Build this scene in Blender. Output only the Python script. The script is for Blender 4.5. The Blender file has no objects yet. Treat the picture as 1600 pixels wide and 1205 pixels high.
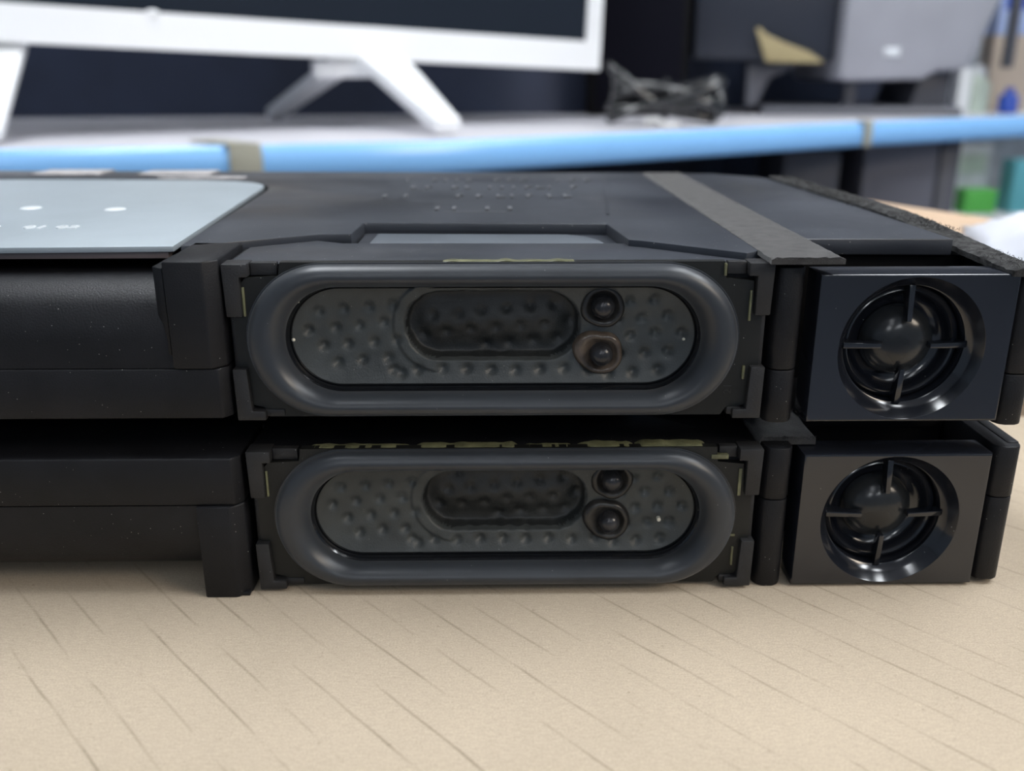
import bpy, bmesh, math, random
from mathutils import Vector, Matrix, noise
random.seed(7)
S = 0.001                      # everything below is written in millimetres
SC = bpy.context.scene
COL = SC.collection

# ------------------------------------------------------------------ camera, world, light, exposure
TH = math.atan((602.5 - 110) / 1450.0); YAW = math.radians(0.8)
cam_d = bpy.data.cameras.new('camera'); cam = bpy.data.objects.new('camera', cam_d); COL.objects.link(cam)
cam.location = (0, -0.199, 0.1196)
cam.rotation_euler = (math.pi / 2 - TH, 0, -YAW)
cam_d.sensor_fit = 'HORIZONTAL'; cam_d.sensor_width = 36.0; cam_d.lens = 36.0 * 1450 / 1600
cam_d.clip_start = 0.01; cam_d.clip_end = 50
cam_d.dof.use_dof = True; cam_d.dof.focus_distance = 0.212; cam_d.dof.aperture_fstop = cam_d.lens / 2.9
SC.camera = cam

SC.view_settings.view_transform = 'Standard'; SC.view_settings.look = 'None'
SC.view_settings.exposure = 0.46; SC.view_settings.gamma = 1.0
SC.view_settings.use_curve_mapping = False

W = bpy.data.worlds.new('room_air'); SC.world = W; W.use_nodes = True
W.node_tree.nodes['Background'].inputs[0].default_value = (0.62, 0.78, 1.0, 1)
W.node_tree.nodes['Background'].inputs[1].default_value = 0.19

def area(name, loc, rot, sx, sy, power, colr):
    d = bpy.data.lights.new(name, 'AREA'); d.shape = 'RECTANGLE'; d.size = sx; d.size_y = sy
    d.energy = power; d.color = colr
    o = bpy.data.objects.new(name, d); COL.objects.link(o); o.location = loc; o.rotation_euler = rot
    return o
# fluorescent fittings on the ceiling: (x, y, z of the diffusers in metres, brightness)
TUBES = [(-0.45, 0.36, 1.56, 15), (0.80, 0.25, 1.56, 11), (1.45, -0.10, 1.56, 17), (-0.25, -1.75, 1.56, 2.5), (1.0, -1.75, 1.56, 3), (-0.8, -3.4, 1.56, 11), (0.7, -3.4, 1.56, 11)]  # last four are added behind the viewer to whiten the television bezel
# unseen warm light on the right that warms the cardboard on that side
area('warm_side_light', (1.3, -0.75, 0.95), (math.radians(62), 0, math.radians(52)), 0.5, 0.5, 7, (1.0, 0.86, 0.70))

# ------------------------------------------------------------------ materials
def mat(name, col, rough=0.5, metal=0.0, spec=0.5, bump=0.0, bscale=800.0, var=0.0, vscale=60.0,
        speck=0.0, speck_scale=900.0, coat=0.0, sheen=0.0, trans=0.0, rvar=0.0):
    m = bpy.data.materials.new(name); m.use_nodes = True
    nt = m.node_tree; N = nt.nodes; L = nt.links
    b = N['Principled BSDF']
    b.inputs['Roughness'].default_value = rough; b.inputs['Metallic'].default_value = metal
    b.inputs['Specular IOR Level'].default_value = spec
    b.inputs['Coat Weight'].default_value = coat
    b.inputs['Sheen Weight'].default_value = sheen
    b.inputs['Transmission Weight'].default_value = trans
    tc = N.new('ShaderNodeTexCoord')
    c4 = (col[0], col[1], col[2], 1)
    rgb = N.new('ShaderNodeRGB'); rgb.outputs[0].default_value = c4
    out = rgb.outputs[0]
    if var > 0:
        n = N.new('ShaderNodeTexNoise'); n.inputs['Scale'].default_value = vscale; n.inputs['Detail'].default_value = 5
        L.new(tc.outputs['Object'], n.inputs['Vector'])
        mr = N.new('ShaderNodeMapRange'); mr.inputs['From Min'].default_value = 0.3; mr.inputs['From Max'].default_value = 0.7
        mr.inputs['To Min'].default_value = 1 - var; mr.inputs['To Max'].default_value = 1 + var
        L.new(n.outputs['Fac'], mr.inputs['Value'])
        mx = N.new('ShaderNodeVectorMath'); mx.operation = 'SCALE'
        L.new(out, mx.inputs[0]); L.new(mr.outputs['Result'], mx.inputs['Scale']); out = mx.outputs['Vector']
        if rvar > 0:
            m2 = N.new('ShaderNodeMapRange'); m2.inputs['From Min'].default_value = 0.35; m2.inputs['From Max'].default_value = 0.65
            m2.inputs['To Min'].default_value = max(0.03, rough - rvar); m2.inputs['To Max'].default_value = rough + rvar
            L.new(n.outputs['Fac'], m2.inputs['Value']); L.new(m2.outputs['Result'], b.inputs['Roughness'])
    if speck > 0:                                   # grains of dust lying on the surface
        v = N.new('ShaderNodeTexVoronoi'); v.inputs['Scale'].default_value = speck_scale
        L.new(tc.outputs['Object'], v.inputs['Vector'])
        n2 = N.new('ShaderNodeTexNoise'); n2.inputs['Scale'].default_value = 120; n2.inputs['Detail'].default_value = 2
        L.new(tc.outputs['Object'], n2.inputs['Vector'])
        sb = N.new('ShaderNodeMath'); sb.operation = 'MULTIPLY'
        L.new(n2.outputs['Fac'], sb.inputs[0]); sb.inputs[1].default_value = speck * 0.22
        ls = N.new('ShaderNodeMath'); ls.operation = 'LESS_THAN'
        L.new(v.outputs['Distance'], ls.inputs[0]); L.new(sb.outputs[0], ls.inputs[1])
        sep = N.new('ShaderNodeSeparateColor'); L.new(v.outputs['Color'], sep.inputs[0])
        gt = N.new('ShaderNodeMath'); gt.operation = 'GREATER_THAN'; gt.inputs[1].default_value = 0.55
        L.new(sep.outputs[0], gt.inputs[0])
        ml = N.new('ShaderNodeMath'); ml.operation = 'MULTIPLY'; L.new(ls.outputs[0], ml.inputs[0]); L.new(gt.outputs[0], ml.inputs[1])
        mxc = N.new('ShaderNodeMix'); mxc.data_type = 'RGBA'
        L.new(ml.outputs[0], mxc.inputs['Factor']); L.new(out, mxc.inputs['A']); mxc.inputs['B'].default_value = (0.30, 0.30, 0.28, 1)
        out = mxc.outputs['Result']
    L.new(out, b.inputs['Base Color'])
    if bump > 0:
        n3 = N.new('ShaderNodeTexNoise'); n3.inputs['Scale'].default_value = bscale; n3.inputs['Detail'].default_value = 3
        L.new(tc.outputs['Object'], n3.inputs['Vector'])
        bp = N.new('ShaderNodeBump'); bp.inputs['Strength'].default_value = bump; bp.inputs['Distance'].default_value = 0.0003
        L.new(n3.outputs['Fac'], bp.inputs['Height']); L.new(bp.outputs['Normal'], b.inputs['Normal'])
    return m

M = {}
M['abs'] = mat('black_grained_plastic', (0.0080, 0.0082, 0.0098), 0.46, spec=0.28, bump=0.30, bscale=2500, var=0.25, vscale=90, speck=0.55, speck_scale=700)
M['lid'] = mat('black_lid_plastic', (0.021, 0.025, 0.034), 0.38, spec=0.6, sheen=0.05, bump=0.08, bscale=1400, var=0.35, vscale=22, speck=0.7, speck_scale=600, rvar=0.10)
M['gloss'] = mat('glossy_black_plastic', (0.010, 0.0115, 0.016), 0.16, spec=0.8, var=0.2, vscale=40, speck=0.28, speck_scale=350)
M['clip'] = mat('grey_black_clip_plastic', (0.021, 0.021, 0.022), 0.5, spec=0.35, bump=0.3, bscale=2200, var=0.2, vscale=150, speck=0.5, speck_scale=800)
M['plate'] = mat('dark_steel_frame', (0.013, 0.0135, 0.0125), 0.42, metal=0.0, spec=0.3, bump=0.15, bscale=1500, var=0.3, vscale=70, speck=0.5, speck_scale=600)
M['rubber'] = mat('black_rubber', (0.026, 0.030, 0.036), 0.36, var=0.15, vscale=60, speck=0.35, speck_scale=500, sheen=0.12)
M['cone'] = mat('dark_pressed_fabric', (0.047, 0.053, 0.053), 0.42, bump=0.30, bscale=2600, var=0.22, vscale=110, speck=0.45, speck_scale=700, sheen=0.1)
M['cap'] = mat('shaded_dust_cap_fabric', (0.019, 0.021, 0.021), 0.5, bump=0.4, bscale=2600, var=0.3, vscale=110, speck=0.3, speck_scale=700)  # darker than the cone, so the pit's shade is in the colour
M['lip'] = mat('wet_black_adhesive', (0.006, 0.007, 0.009), 0.15, spec=0.7, speck=0.4, speck_scale=600, bump=0.1, bscale=700)
M['varnish'] = mat('brown_varnish_blob', (0.075, 0.058, 0.045), 0.22, bump=0.4, bscale=700, var=0.6, vscale=220)
M['varnish_dark'] = mat('dark_varnish_blob', (0.022, 0.021, 0.020), 0.28, bump=0.3, bscale=700, var=0.4, vscale=220)
M['solder'] = mat('dull_solder_dome', (0.035, 0.035, 0.038), 0.22, metal=0.3, bump=0.2, bscale=600, var=0.4, vscale=300)
M['glue'] = mat('yellow_green_glue', (0.14, 0.14, 0.075), 0.3, bump=0.5, bscale=1200, var=0.45, vscale=260, speck=0.6, speck_scale=700)
M['felt'] = mat('dark_grey_felt', (0.045, 0.044, 0.044), 0.95, spec=0.2, bump=0.6, bscale=3800, var=0.4, vscale=260, sheen=0.25)
M['foam'] = mat('black_foam', (0.05, 0.05, 0.05), 1.0, spec=0.1, bump=0.7, bscale=3500, var=0.6, vscale=500)
M['silver'] = mat('silver_grey_metal', (0.36, 0.41, 0.445), 0.48, metal=0.35, bump=0.06, bscale=900, var=0.05, vscale=40)
M['silver_mark'] = mat('stamped_bright_metal', (0.80, 0.84, 0.86), 0.3, metal=0.2)
M['brown_edge'] = mat('brown_grey_plate_edge', (0.13, 0.105, 0.105), 0.5)
M['tape'] = mat('pale_tape', (0.42, 0.40, 0.40), 0.5, var=0.3, vscale=200)
M['labelstrip'] = mat('grey_glossy_strip', (0.115, 0.13, 0.15), 0.35, var=0.1, vscale=60, speck=0.3)
M['white_dot'] = mat('cream_dot', (0.75, 0.72, 0.60), 0.5)
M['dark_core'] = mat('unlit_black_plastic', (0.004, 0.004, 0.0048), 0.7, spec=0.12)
M['mark'] = mat('moulded_mark_plastic', (0.13, 0.135, 0.145), 0.35)
M['tv_white'] = mat('white_plastic', (0.90, 0.91, 0.92), 0.35)
M['screen'] = mat('dark_screen_glass', (0.012, 0.016, 0.024), 0.12)
M['gap_black'] = mat('gap_shade_black', (0.003, 0.003, 0.007), 0.8, spec=0.1)  # near-black for the dark gap beside the television
M['shelf'] = mat('pale_grey_shelf_board', (0.60, 0.59, 0.63), 0.45, var=0.06, vscale=8)
M['rail'] = mat('light_blue_plastic', (0.25, 0.53, 0.92), 0.2)
M['tagclip'] = mat('beige_grey_plastic', (0.37, 0.36, 0.29), 0.5)
M['navy'] = mat('dark_navy_panel', (0.030, 0.040, 0.075), 0.6, var=0.3, vscale=5)
M['cable'] = mat('black_cable_rubber', (0.008, 0.009, 0.010), 0.22, spec=1.0)
M['tie'] = mat('white_tie', (0.6, 0.6, 0.58), 0.4)
M['dark_case'] = mat('dark_machine_plastic', (0.022, 0.026, 0.038), 0.35)
M['reflected_grey'] = mat('reflection_grey_plastic', (0.33, 0.335, 0.375), 0.4, var=0.12, vscale=6)  # reflection on the machine's face put into the base colour
M['mid_case'] = mat('mid_grey_machine_plastic', (0.085, 0.088, 0.105), 0.45)
M['ycard'] = mat('yellow_tan_card', (0.34, 0.28, 0.15), 0.7)
M['low_case'] = mat('grey_case_plastic', (0.14, 0.14, 0.165), 0.45)
M['white'] = mat('white_painted_board', (0.72, 0.74, 0.76), 0.45)
M['paper'] = mat('white_paper', (0.60, 0.61, 0.66), 0.7, var=0.06, vscale=30)
M['pale_green'] = mat('pale_green_plastic', (0.50, 0.58, 0.50), 0.35, var=0.2, vscale=25)
M['green'] = mat('bright_green_card', (0.10, 0.46, 0.08), 0.5)
M['teal'] = mat('teal_card', (0.12, 0.42, 0.48), 0.5)
M['blue'] = mat('deep_blue_plastic', (0.04, 0.10, 0.50), 0.4)
M['bluepale'] = mat('pale_blue_card', (0.42, 0.52, 0.80), 0.5)
M['tan'] = mat('tan_card', (0.46, 0.38, 0.31), 0.6)
M['lilac'] = mat('pale_lilac_card', (0.60, 0.63, 0.66), 0.5, var=0.2, vscale=20)
M['wall'] = mat('pale_wall_paint', (0.48, 0.48, 0.50), 0.8)
M['floor'] = mat('grey_floor_tiles', (0.26, 0.29, 0.35), 0.5, var=0.1, vscale=4)
M['ceil'] = mat('white_ceiling_paint', (0.7, 0.7, 0.7), 0.9)

def cardboard(name, base, dark):
    m = bpy.data.materials.new(name); m.use_nodes = True
    nt = m.node_tree; N = nt.nodes; L = nt.links; b = N['Principled BSDF']
    b.inputs['Roughness'].default_value = 0.8; b.inputs['Specular IOR Level'].default_value = 0.25
    tc = N.new('ShaderNodeTexCoord')
    def noise_(scale, det, vec=None, rough=0.55):
        n = N.new('ShaderNodeTexNoise'); n.inputs['Scale'].default_value = scale; n.inputs['Detail'].default_value = det
        n.inputs['Roughness'].default_value = rough
        L.new(vec or tc.outputs['Object'], n.inputs['Vector']); return n.outputs['Fac']
    def math_(op, a, c, clamp=False):
        k = N.new('ShaderNodeMath'); k.operation = op; k.use_clamp = clamp
        for i, q in enumerate((a, c)):
            if isinstance(q, (int, float)): k.inputs[i].default_value = q
            else: L.new(q, k.inputs[i])
        return k.outputs[0]
    def rng(v, a, c, d, e):
        k = N.new('ShaderNodeMapRange'); L.new(v, k.inputs['Value'])
        for nm, q in zip(('From Min', 'From Max', 'To Min', 'To Max'), (a, c, d, e)): k.inputs[nm].default_value = q
        return k.outputs['Result']
    # flute lines run diagonally across the lid
    mp = N.new('ShaderNodeMapping'); mp.inputs['Rotation'].default_value = (0, 0, math.radians(48))
    L.new(tc.outputs['Object'], mp.inputs['Vector'])
    sx = N.new('ShaderNodeSeparateXYZ'); L.new(mp.outputs['Vector'], sx.inputs[0])
    wob = noise_(22, 2)
    t = math_('ADD', math_('MULTIPLY', sx.outputs['Y'], 118.0), math_('MULTIPLY', wob, 0.3))
    fr = math_('FRACT', t, 0.0)
    d = math_('ABSOLUTE', math_('SUBTRACT', fr, 0.5), 0.0)
    line = rng(d, 0.0, 0.055, 1.0, 0.0)
    cell = math_('FLOOR', t, 0.0)
    cx = N.new('ShaderNodeCombineXYZ'); L.new(math_('MULTIPLY', sx.outputs['X'], 42.0), cx.inputs[0]); L.new(math_('MULTIPLY', cell, 3.7), cx.inputs[1])
    brk = rng(noise_(1.0, 3, cx.outputs[0]), 0.42, 0.68, 0.0, 1.0)
    lines = math_('MULTIPLY', line, brk)
    fib = rng(noise_(2600, 4, None, 0.7), 0.3, 0.7, 0.80, 1.20)
    mp2 = N.new('ShaderNodeMapping'); mp2.inputs['Rotation'].default_value = (0, 0, math.radians(25)); mp2.inputs['Scale'].default_value = (1, 5, 1)
    L.new(tc.outputs['Object'], mp2.inputs['Vector'])
    fib2 = rng(noise_(420, 3, mp2.outputs[0]), 0.3, 0.7, 0.93, 1.07)
    blot = rng(noise_(18, 3), 0.3, 0.7, 0.95, 1.05)
    spk = rng(noise_(620, 2), 0.70, 0.76, 0.0, 0.35)
    k = math_('MULTIPLY', math_('MULTIPLY', fib, fib2), blot)
    mx = N.new('ShaderNodeMix'); mx.data_type = 'RGBA'
    mx.inputs['A'].default_value = (*base, 1); mx.inputs['B'].default_value = (*dark, 1)
    L.new(math_('ADD', math_('MULTIPLY', lines, 0.62), spk, True), mx.inputs['Factor'])
    sc = N.new('ShaderNodeVectorMath'); sc.operation = 'SCALE'; L.new(mx.outputs['Result'], sc.inputs[0]); L.new(k, sc.inputs['Scale'])
    L.new(sc.outputs['Vector'], b.inputs['Base Color'])
    bp = N.new('ShaderNodeBump'); bp.inputs['Strength'].default_value = 0.25; bp.inputs['Distance'].default_value = 0.0002
    L.new(noise_(2600, 4), bp.inputs['Height']); L.new(bp.outputs['Normal'], b.inputs['Normal'])
    return m
M['card'] = cardboard('brown_cardboard', (0.425, 0.352, 0.265), (0.14, 0.115, 0.075))
M['card2'] = cardboard('tan_cardboard', (0.55, 0.40, 0.28), (0.20, 0.15, 0.10))

# ------------------------------------------------------------------ mesh helpers (millimetres, world frame)
class MB:
    def __init__(self): self.bm = bmesh.new()
    def face(self, pts):
        return self.bm.faces.new([self.bm.verts.new(p) for p in pts])
    def box(self, x0, x1, y0, y1, z0, z1):
        self.hexa([(x0, y0, z0), (x1, y0, z0), (x1, y1, z0), (x0, y1, z0), (x0, y0, z1), (x1, y0, z1), (x1, y1, z1), (x0, y1, z1)]); return self
    def hexa(self, p):
        v = [self.bm.verts.new(q) for q in p]
        for f in ((0, 3, 2, 1), (4, 5, 6, 7), (0, 1, 5, 4), (1, 2, 6, 5), (2, 3, 7, 6), (3, 0, 4, 7)):
            self.bm.faces.new([v[i] for i in f])
        return self
    def obox(self, o, u, v, w):                       # a box from a corner and three edge vectors
        o, u, v, w = map(Vector, (o, u, v, w))
        return self.hexa([o, o + u, o + u + v, o + v, o + w, o + u + w, o + u + v + w, o + v + w])
    def prism(self, pts, a, b, axis='z'):
        def P(p, t):
            if axis == 'z': return (p[0], p[1], t)
            if axis == 'y': return (p[0], t, p[1])
            return (t, p[0], p[1])
        A = [self.bm.verts.new(P(p, a)) for p in pts]; B = [self.bm.verts.new(P(p, b)) for p in pts]
        n = len(pts)
        self.bm.faces.new(A[::-1]); self.bm.faces.new(B)
        for i in range(n):
            j = (i + 1) % n; self.bm.faces.new((A[i], A[j], B[j], B[i]))
        return self
    def holed(self, outer, hole, y0, y1):              # an upright plate with an opening
        L = {}
        for k, pts in (('o', outer), ('h', hole)):
            for y in (y0, y1): L[k, y] = [self.bm.verts.new((a, y, b)) for a, b in pts]
        for y in (y0, y1):
            es = []
            for k in 'oh':
                v = L[k, y]; es += [self.bm.edges.new((v[i], v[(i + 1) % len(v)])) for i in range(len(v))]
            bmesh.ops.triangle_fill(self.bm, use_beauty=True, use_dissolve=False, edges=es)
        for k in 'oh':
            A, B = L[k, y0], L[k, y1]
            for i in range(len(A)):
                j = (i + 1) % len(A); self.bm.faces.new((A[i], A[j], B[j], B[i]))
        return self
    def rings(self, rings, cap0=False, cap1=False, closed=True):
        R = [[self.bm.verts.new(p) for p in r] for r in rings]
        n = len(R[0])
        for a, b in zip(R, R[1:]):
            for i in range(n if closed else n - 1):
                j = (i + 1) % n; self.bm.faces.new((a[i], a[j], b[j], b[i]))
        if cap0: self.bm.faces.new(R[0][::-1])
        if cap1: self.bm.faces.new(R[-1])
        return self
    def lathe_y(self, cx, cz, prof, n=64):             # profile of (radius, y), axis along y
        rings = []
        for r, y in prof:
            rings.append([(cx + max(r, 0.001) * math.cos(2 * math.pi * i / n), y, cz + max(r, 0.001) * math.sin(2 * math.pi * i / n)) for i in range(n)])
        return self.rings(rings)
    def lathe_z(self, cx, cy, prof, n=32):
        rings = []
        for r, z in prof:
            rings.append([(cx + max(r, 0.001) * math.cos(2 * math.pi * i / n), cy + max(r, 0.001) * math.sin(2 * math.pi * i / n), z) for i in range(n)])
        return self.rings(rings)
    def tube(self, path, r, n=10, caps=True):
        path = [Vector(p) for p in path]; rings = []; up = Vector((0.1, 0.3, 1)).normalized()
        for i, p in enumerate(path):
            t = (path[min(i + 1, len(path) - 1)] - path[max(i - 1, 0)]).normalized()
            a = t.cross(up); a = a.normalized() if a.length > 1e-4 else Vector((1, 0, 0)); b = t.cross(a); up = -b if (-b).dot(up) > 0 else b
            rings.append([p + r * (a * math.cos(2 * math.pi * k / n) + b * math.sin(2 * math.pi * k / n)) for k in range(n)])
        return self.rings(rings, caps, caps)
    def build(self, name, m, parent=None, bevel=0.0, seg=2, smooth=40, origin=None, fix=True):
        bm = self.bm
        bmesh.ops.remove_doubles(bm, verts=bm.verts[:], dist=1e-5)
        if fix: bmesh.ops.recalc_face_normals(bm, faces=bm.faces[:])
        if bevel > 0:
            es = [e for e in bm.edges if len(e.link_faces) == 2 and e.calc_face_angle(0) > math.radians(30)]
            bmesh.ops.bevel(bm, geom=es, offset=bevel, offset_type='OFFSET', segments=seg, profile=0.5, affect='EDGES', clamp_overlap=True)
        root = parent
        while root is not None and root.parent is not None: root = root.parent
        o0 = Vector(root['_o']) if root is not None else Vector(origin or (0, 0, 0))
        for v in bm.verts: v.co = (v.co - o0) * S
        me = bpy.data.meshes.new(name); bm.to_mesh(me); bm.free()
        for p in me.polygons: p.use_smooth = True
        me.set_sharp_from_angle(angle=math.radians(smooth))
        me.materials.append(m)
        o = bpy.data.objects.new(name, me); COL.objects.link(o)
        if parent is not None: o.parent = parent
        else:
            o.location = o0 * S; o['_o'] = tuple(o0)
        return o

def thing(name, o, label, cat, group=None):
    e = bpy.data.objects.new(name, None); COL.objects.link(e)
    e.empty_display_size = 0.01
    e.location = Vector(o) * S; e['_o'] = tuple(float(q) for q in o)
    return tag(e, label, cat, group)
def tag(o, label, cat, group=None):
    o['label'] = label; o['category'] = cat
    if group: o['group'] = group
    return o
def structure(o): o['kind'] = 'structure'; return o
def text_mb(txt, size, M3, depth=0.25, sy=1.0):        # raised lettering; M3 maps text x, y, up to millimetres
    c = bpy.data.curves.new('lettering', 'FONT'); c.body = txt; c.size = 1.0; c.extrude = 0.5; c.resolution_u = 3
    t = bpy.data.objects.new('lettering', c); COL.objects.link(t)
    dg = bpy.context.evaluated_depsgraph_get(); me = bpy.data.meshes.new_from_object(t.evaluated_get(dg))
    mb = MB(); mb.bm.from_mesh(me)
    for v in mb.bm.verts: v.co = M3 @ Vector((v.co.x * size, v.co.y * size * sy, v.co.z * depth))
    bpy.data.objects.remove(t); bpy.data.curves.remove(c); bpy.data.meshes.remove(me)
    return mb
def smooth01(a, b, x):
    t = min(1, max(0, (x - a) / (b - a))); return t * t * (3 - 2 * t)

# ------------------------------------------------------------------ the setting
structure(MB().box(-3000, 3500, -4500, 2600, -780, -750).build('floor', M['floor']))
structure(MB().box(-3000, 3500, 2600, 2640, -750, 1650).build('wall_back', M['wall']))
structure(MB().box(-3000, 3500, -4500, 2640, 1650, 1680).build('ceiling', M['ceil']))
TUBE_AT = ['above the left half of the shelf', 'above the right half of the speaker stack', 'far right above the white rack', 'unseen at the rear left, added to brighten the television frame', 'unseen at the rear right, added to brighten the television frame', 'unseen at the far rear left, added to whiten the television frame', 'unseen at the far rear right, added to whiten the television frame']
def glow(k):
    m = bpy.data.materials.new('lit_diffuser'); m.use_nodes = True; b = m.node_tree.nodes['Principled BSDF']
    b.inputs['Emission Color'].default_value = (0.92, 0.96, 1.0, 1); b.inputs['Emission Strength'].default_value = k; return m
for i, (x, y, z, k) in enumerate(TUBES):
    c = Vector((x * 1000, y * 1000, z * 1000))
    t = thing('ceiling_light', (c.x, c.y, c.z), 'white ceiling fitting with a long lit diffuser ' + TUBE_AT[i], 'light', 'ceiling lights')
    a = math.radians(84); u = Vector((math.cos(a), math.sin(a), 0)); w = Vector((-math.sin(a), math.cos(a), 0))
    MB().obox(c - u * 640 - w * 155 + Vector((0, 0, 14)), u * 1280, w * 310, (0, 0, 76)).build('housing', M['tv_white'], t, 4)
    gm = glow(k)
    MB().obox(c - u * 600 - w * 140, u * 1200, w * 280, (0, 0, 14)).build('diffuser', gm, t)

# ------------------------------------------------------------------ cardboard boxes
b1 = MB().box(-520, 262, -94, 117, -750, 0).build('cardboard_box', M['card'], None, 1.5, origin=(-130, 10, -750))
tag(b1, 'large brown cardboard box with diagonal flute lines carrying the black speaker stack', 'box')
b2 = MB().prism([(205, 398), (117, 352), (234, 127), (322, 173)], -750, 45.6).build('cardboard_box', M['card2'], None, 2.0, origin=(220, 262, -750))
tag(b2, 'tan cardboard box behind the right end of the speaker stack', 'box')

# ------------------------------------------------------------------ speaker modules
def stadium_sd(x, z, L, R):
    return math.hypot(max(abs(x) - L, 0), z) - R

def fuzz(mb, x0, x1, y0, y1, z, n, ln, r=0.10):
    for _ in range(n):
        x, y = random.uniform(x0, x1), random.uniform(y0, y1)
        d = Vector((random.uniform(-1, 1), random.uniform(-1, 1), random.uniform(0.2, 1))).normalized() * random.uniform(0.4, 1) * ln
        p = Vector((x, y, z)); mid = p + d * 0.5 + Vector((random.uniform(-.2, .2), 0, random.uniform(0, .2))) * ln
        mb.tube([p, mid, p + d], r, 3, False)

def rough_strip(x0f, x1f, x0b, x1b, y0, y1, z0, z1, rz=0.25, rx=0.25, ny=90, nx=10, seed=0, drop=0.0):
    """a soft strip with an uneven top and ragged edges"""
    mb = MB(); rings = []
    for j in range(ny + 1):
        t = j / ny; y = y0 + (y1 - y0) * t
        a = x0f + (x0b - x0f) * t; b = x1f + (x1b - x1f) * t
        na = noise.noise(Vector((y * 0.7, 1.3 + seed, 0))) * rx; nb = noise.noise(Vector((y * 0.7, 8.1 + seed, 0))) * rx
        dz = -drop * (1 - smooth01(y0, y0 + 70, y))
        ring = [(a + na, y, z0 + dz)]
        for i in range(nx + 1):
            x = a + na + (b + nb - a - na) * i / nx
            e = 0.25 if i in (0, nx) else 0
            ring.append((x, y + (noise.noise(Vector((x * 0.9, seed, 3))) * 0.5 if j in (0, ny) else 0), dz + z1 - e * (z1 - z0) + noise.noise(Vector((x * 0.8, y * 0.5, seed))) * rz))
        ring.append((b + nb, y, z0 + dz)); rings.append(ring)
    mb.rings(rings, True, True)
    return mb

def make_cone(cx, zc, dents_out, seed, A, Bp):
    """pressed diaphragm: dented field, deep centre pit, hollows round the two terminals. returns MB"""
    rnd = random.Random(seed)
    LX, R = 34.3, 11.7
    pit = (-0.2, 2.2, 11.8, 8.2)                       # centre x, z, straight half length, radius
    lat = []
    ca, sa = math.cos(math.radians(5)), math.sin(math.radians(5))
    for r in range(-7, 8):
        for c in range(-10, 11):
            u = c * 5.6 + (r % 2) * 2.8; v = r * 4.1
            x, z = u * ca - v * sa + 0.4, u * sa + v * ca + 0.9
            lat.append((x + rnd.uniform(-.25, .25), z + rnd.uniform(-.25, .25)))
    out = []; inn = []
    for x, z in lat:
        dp = stadium_sd(x - pit[0], z - pit[1], pit[2], pit[3])
        if stadium_sd(x, z, LX, R) < -2.4 and dp > 1.6 and (x < -20 or x > 26) and z < 8.5: out.append((x, z))
        if dp < -2.4: inn.append((x, z))
    for k in range(9): out.append((-23 + k * 5.6 , -8.0 - 0.04 * k + rnd.uniform(-.3, .3)))
    def h(x, z):
        y = 3.3 + 2.3 * (1 - min(1.0, max(0.0, (stadium_sd(x, z, LX, 0.0)) / R)) ** 2)
        dp = stadium_sd(x - pit[0], z - pit[1], pit[2], pit[3])
        y -= 0.55 * (1 - smooth01(2.2, 3.0, dp)) * smooth01(-8, -17, x)
        wob = 0.25 * noise.noise(Vector((x * 0.5, z * 0.5, seed)))
        dp += wob
        y += 4.2 * (1 - smooth01(-0.95, 0.25, dp))
        if dp < -1.5: y -= 2.2 * smooth01(-1.2, -8.0, dp)
        y += 0.06 * noise.noise(Vector((x * 0.35, z * 0.35, seed + 9)))
        for px, pz in out:
            d2 = (x - px) ** 2 + (z - pz) ** 2
            if d2 < 6.5: y += dents_out * math.exp(-d2 / 1.15)
        for px, pz in inn:
            d2 = (x - px) ** 2 + (z - pz) ** 2
            if d2 < 7: y += 0.85 * math.exp(-d2 / 1.4)
        for px, pz in (A, Bp):
            d = math.hypot(x - px, z - pz)
            if d < 6: y += 0.9 * (1 - smooth01(3.0, 5.2, d))
        return y
    nx, nz = 300, 90
    xs = []
    for i in range(nx + 1):
        t = -1 + 2 * i / nx
        t = math.sin(t * math.pi / 2) * 0.35 + t * 0.65
        xs.append(t * (LX + R - 0.02))
    rings = []
    for x in xs:
        e = abs(x) - LX
        hz = R if e <= 0 else math.sqrt(max(R * R - e * e, 1e-4))
        rings.append([(cx + x, h(x, hz * (-1 + 2 * j / nz)), zc + hz * (-1 + 2 * j / nz)) for j in range(nz + 1)])
    mb, mc_ = MB(), MB()
    for src, tgt, inside in ((rings, mb, False), (rings, mc_, True)):
        vs = {}
        for i in range(len(rings) - 1):
            for j in range(nz):
                q = [(i, j), (i + 1, j), (i + 1, j + 1), (i, j + 1)]
                mx_ = sum(rings[a][b][0] for a, b in q) / 4 - cx; mz_ = sum(rings[a][b][2] for a, b in q) / 4 - zc
                if (stadium_sd(mx_ - pit[0], mz_ - pit[1], pit[2], pit[3]) < -0.25) != inside: continue
                for k in q:
                    if k not in vs: vs[k] = tgt.bm.verts.new(rings[k[0]][k[1]])
                tgt.bm.faces.new([vs[k] for k in q])
    return mb, mc_

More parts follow.
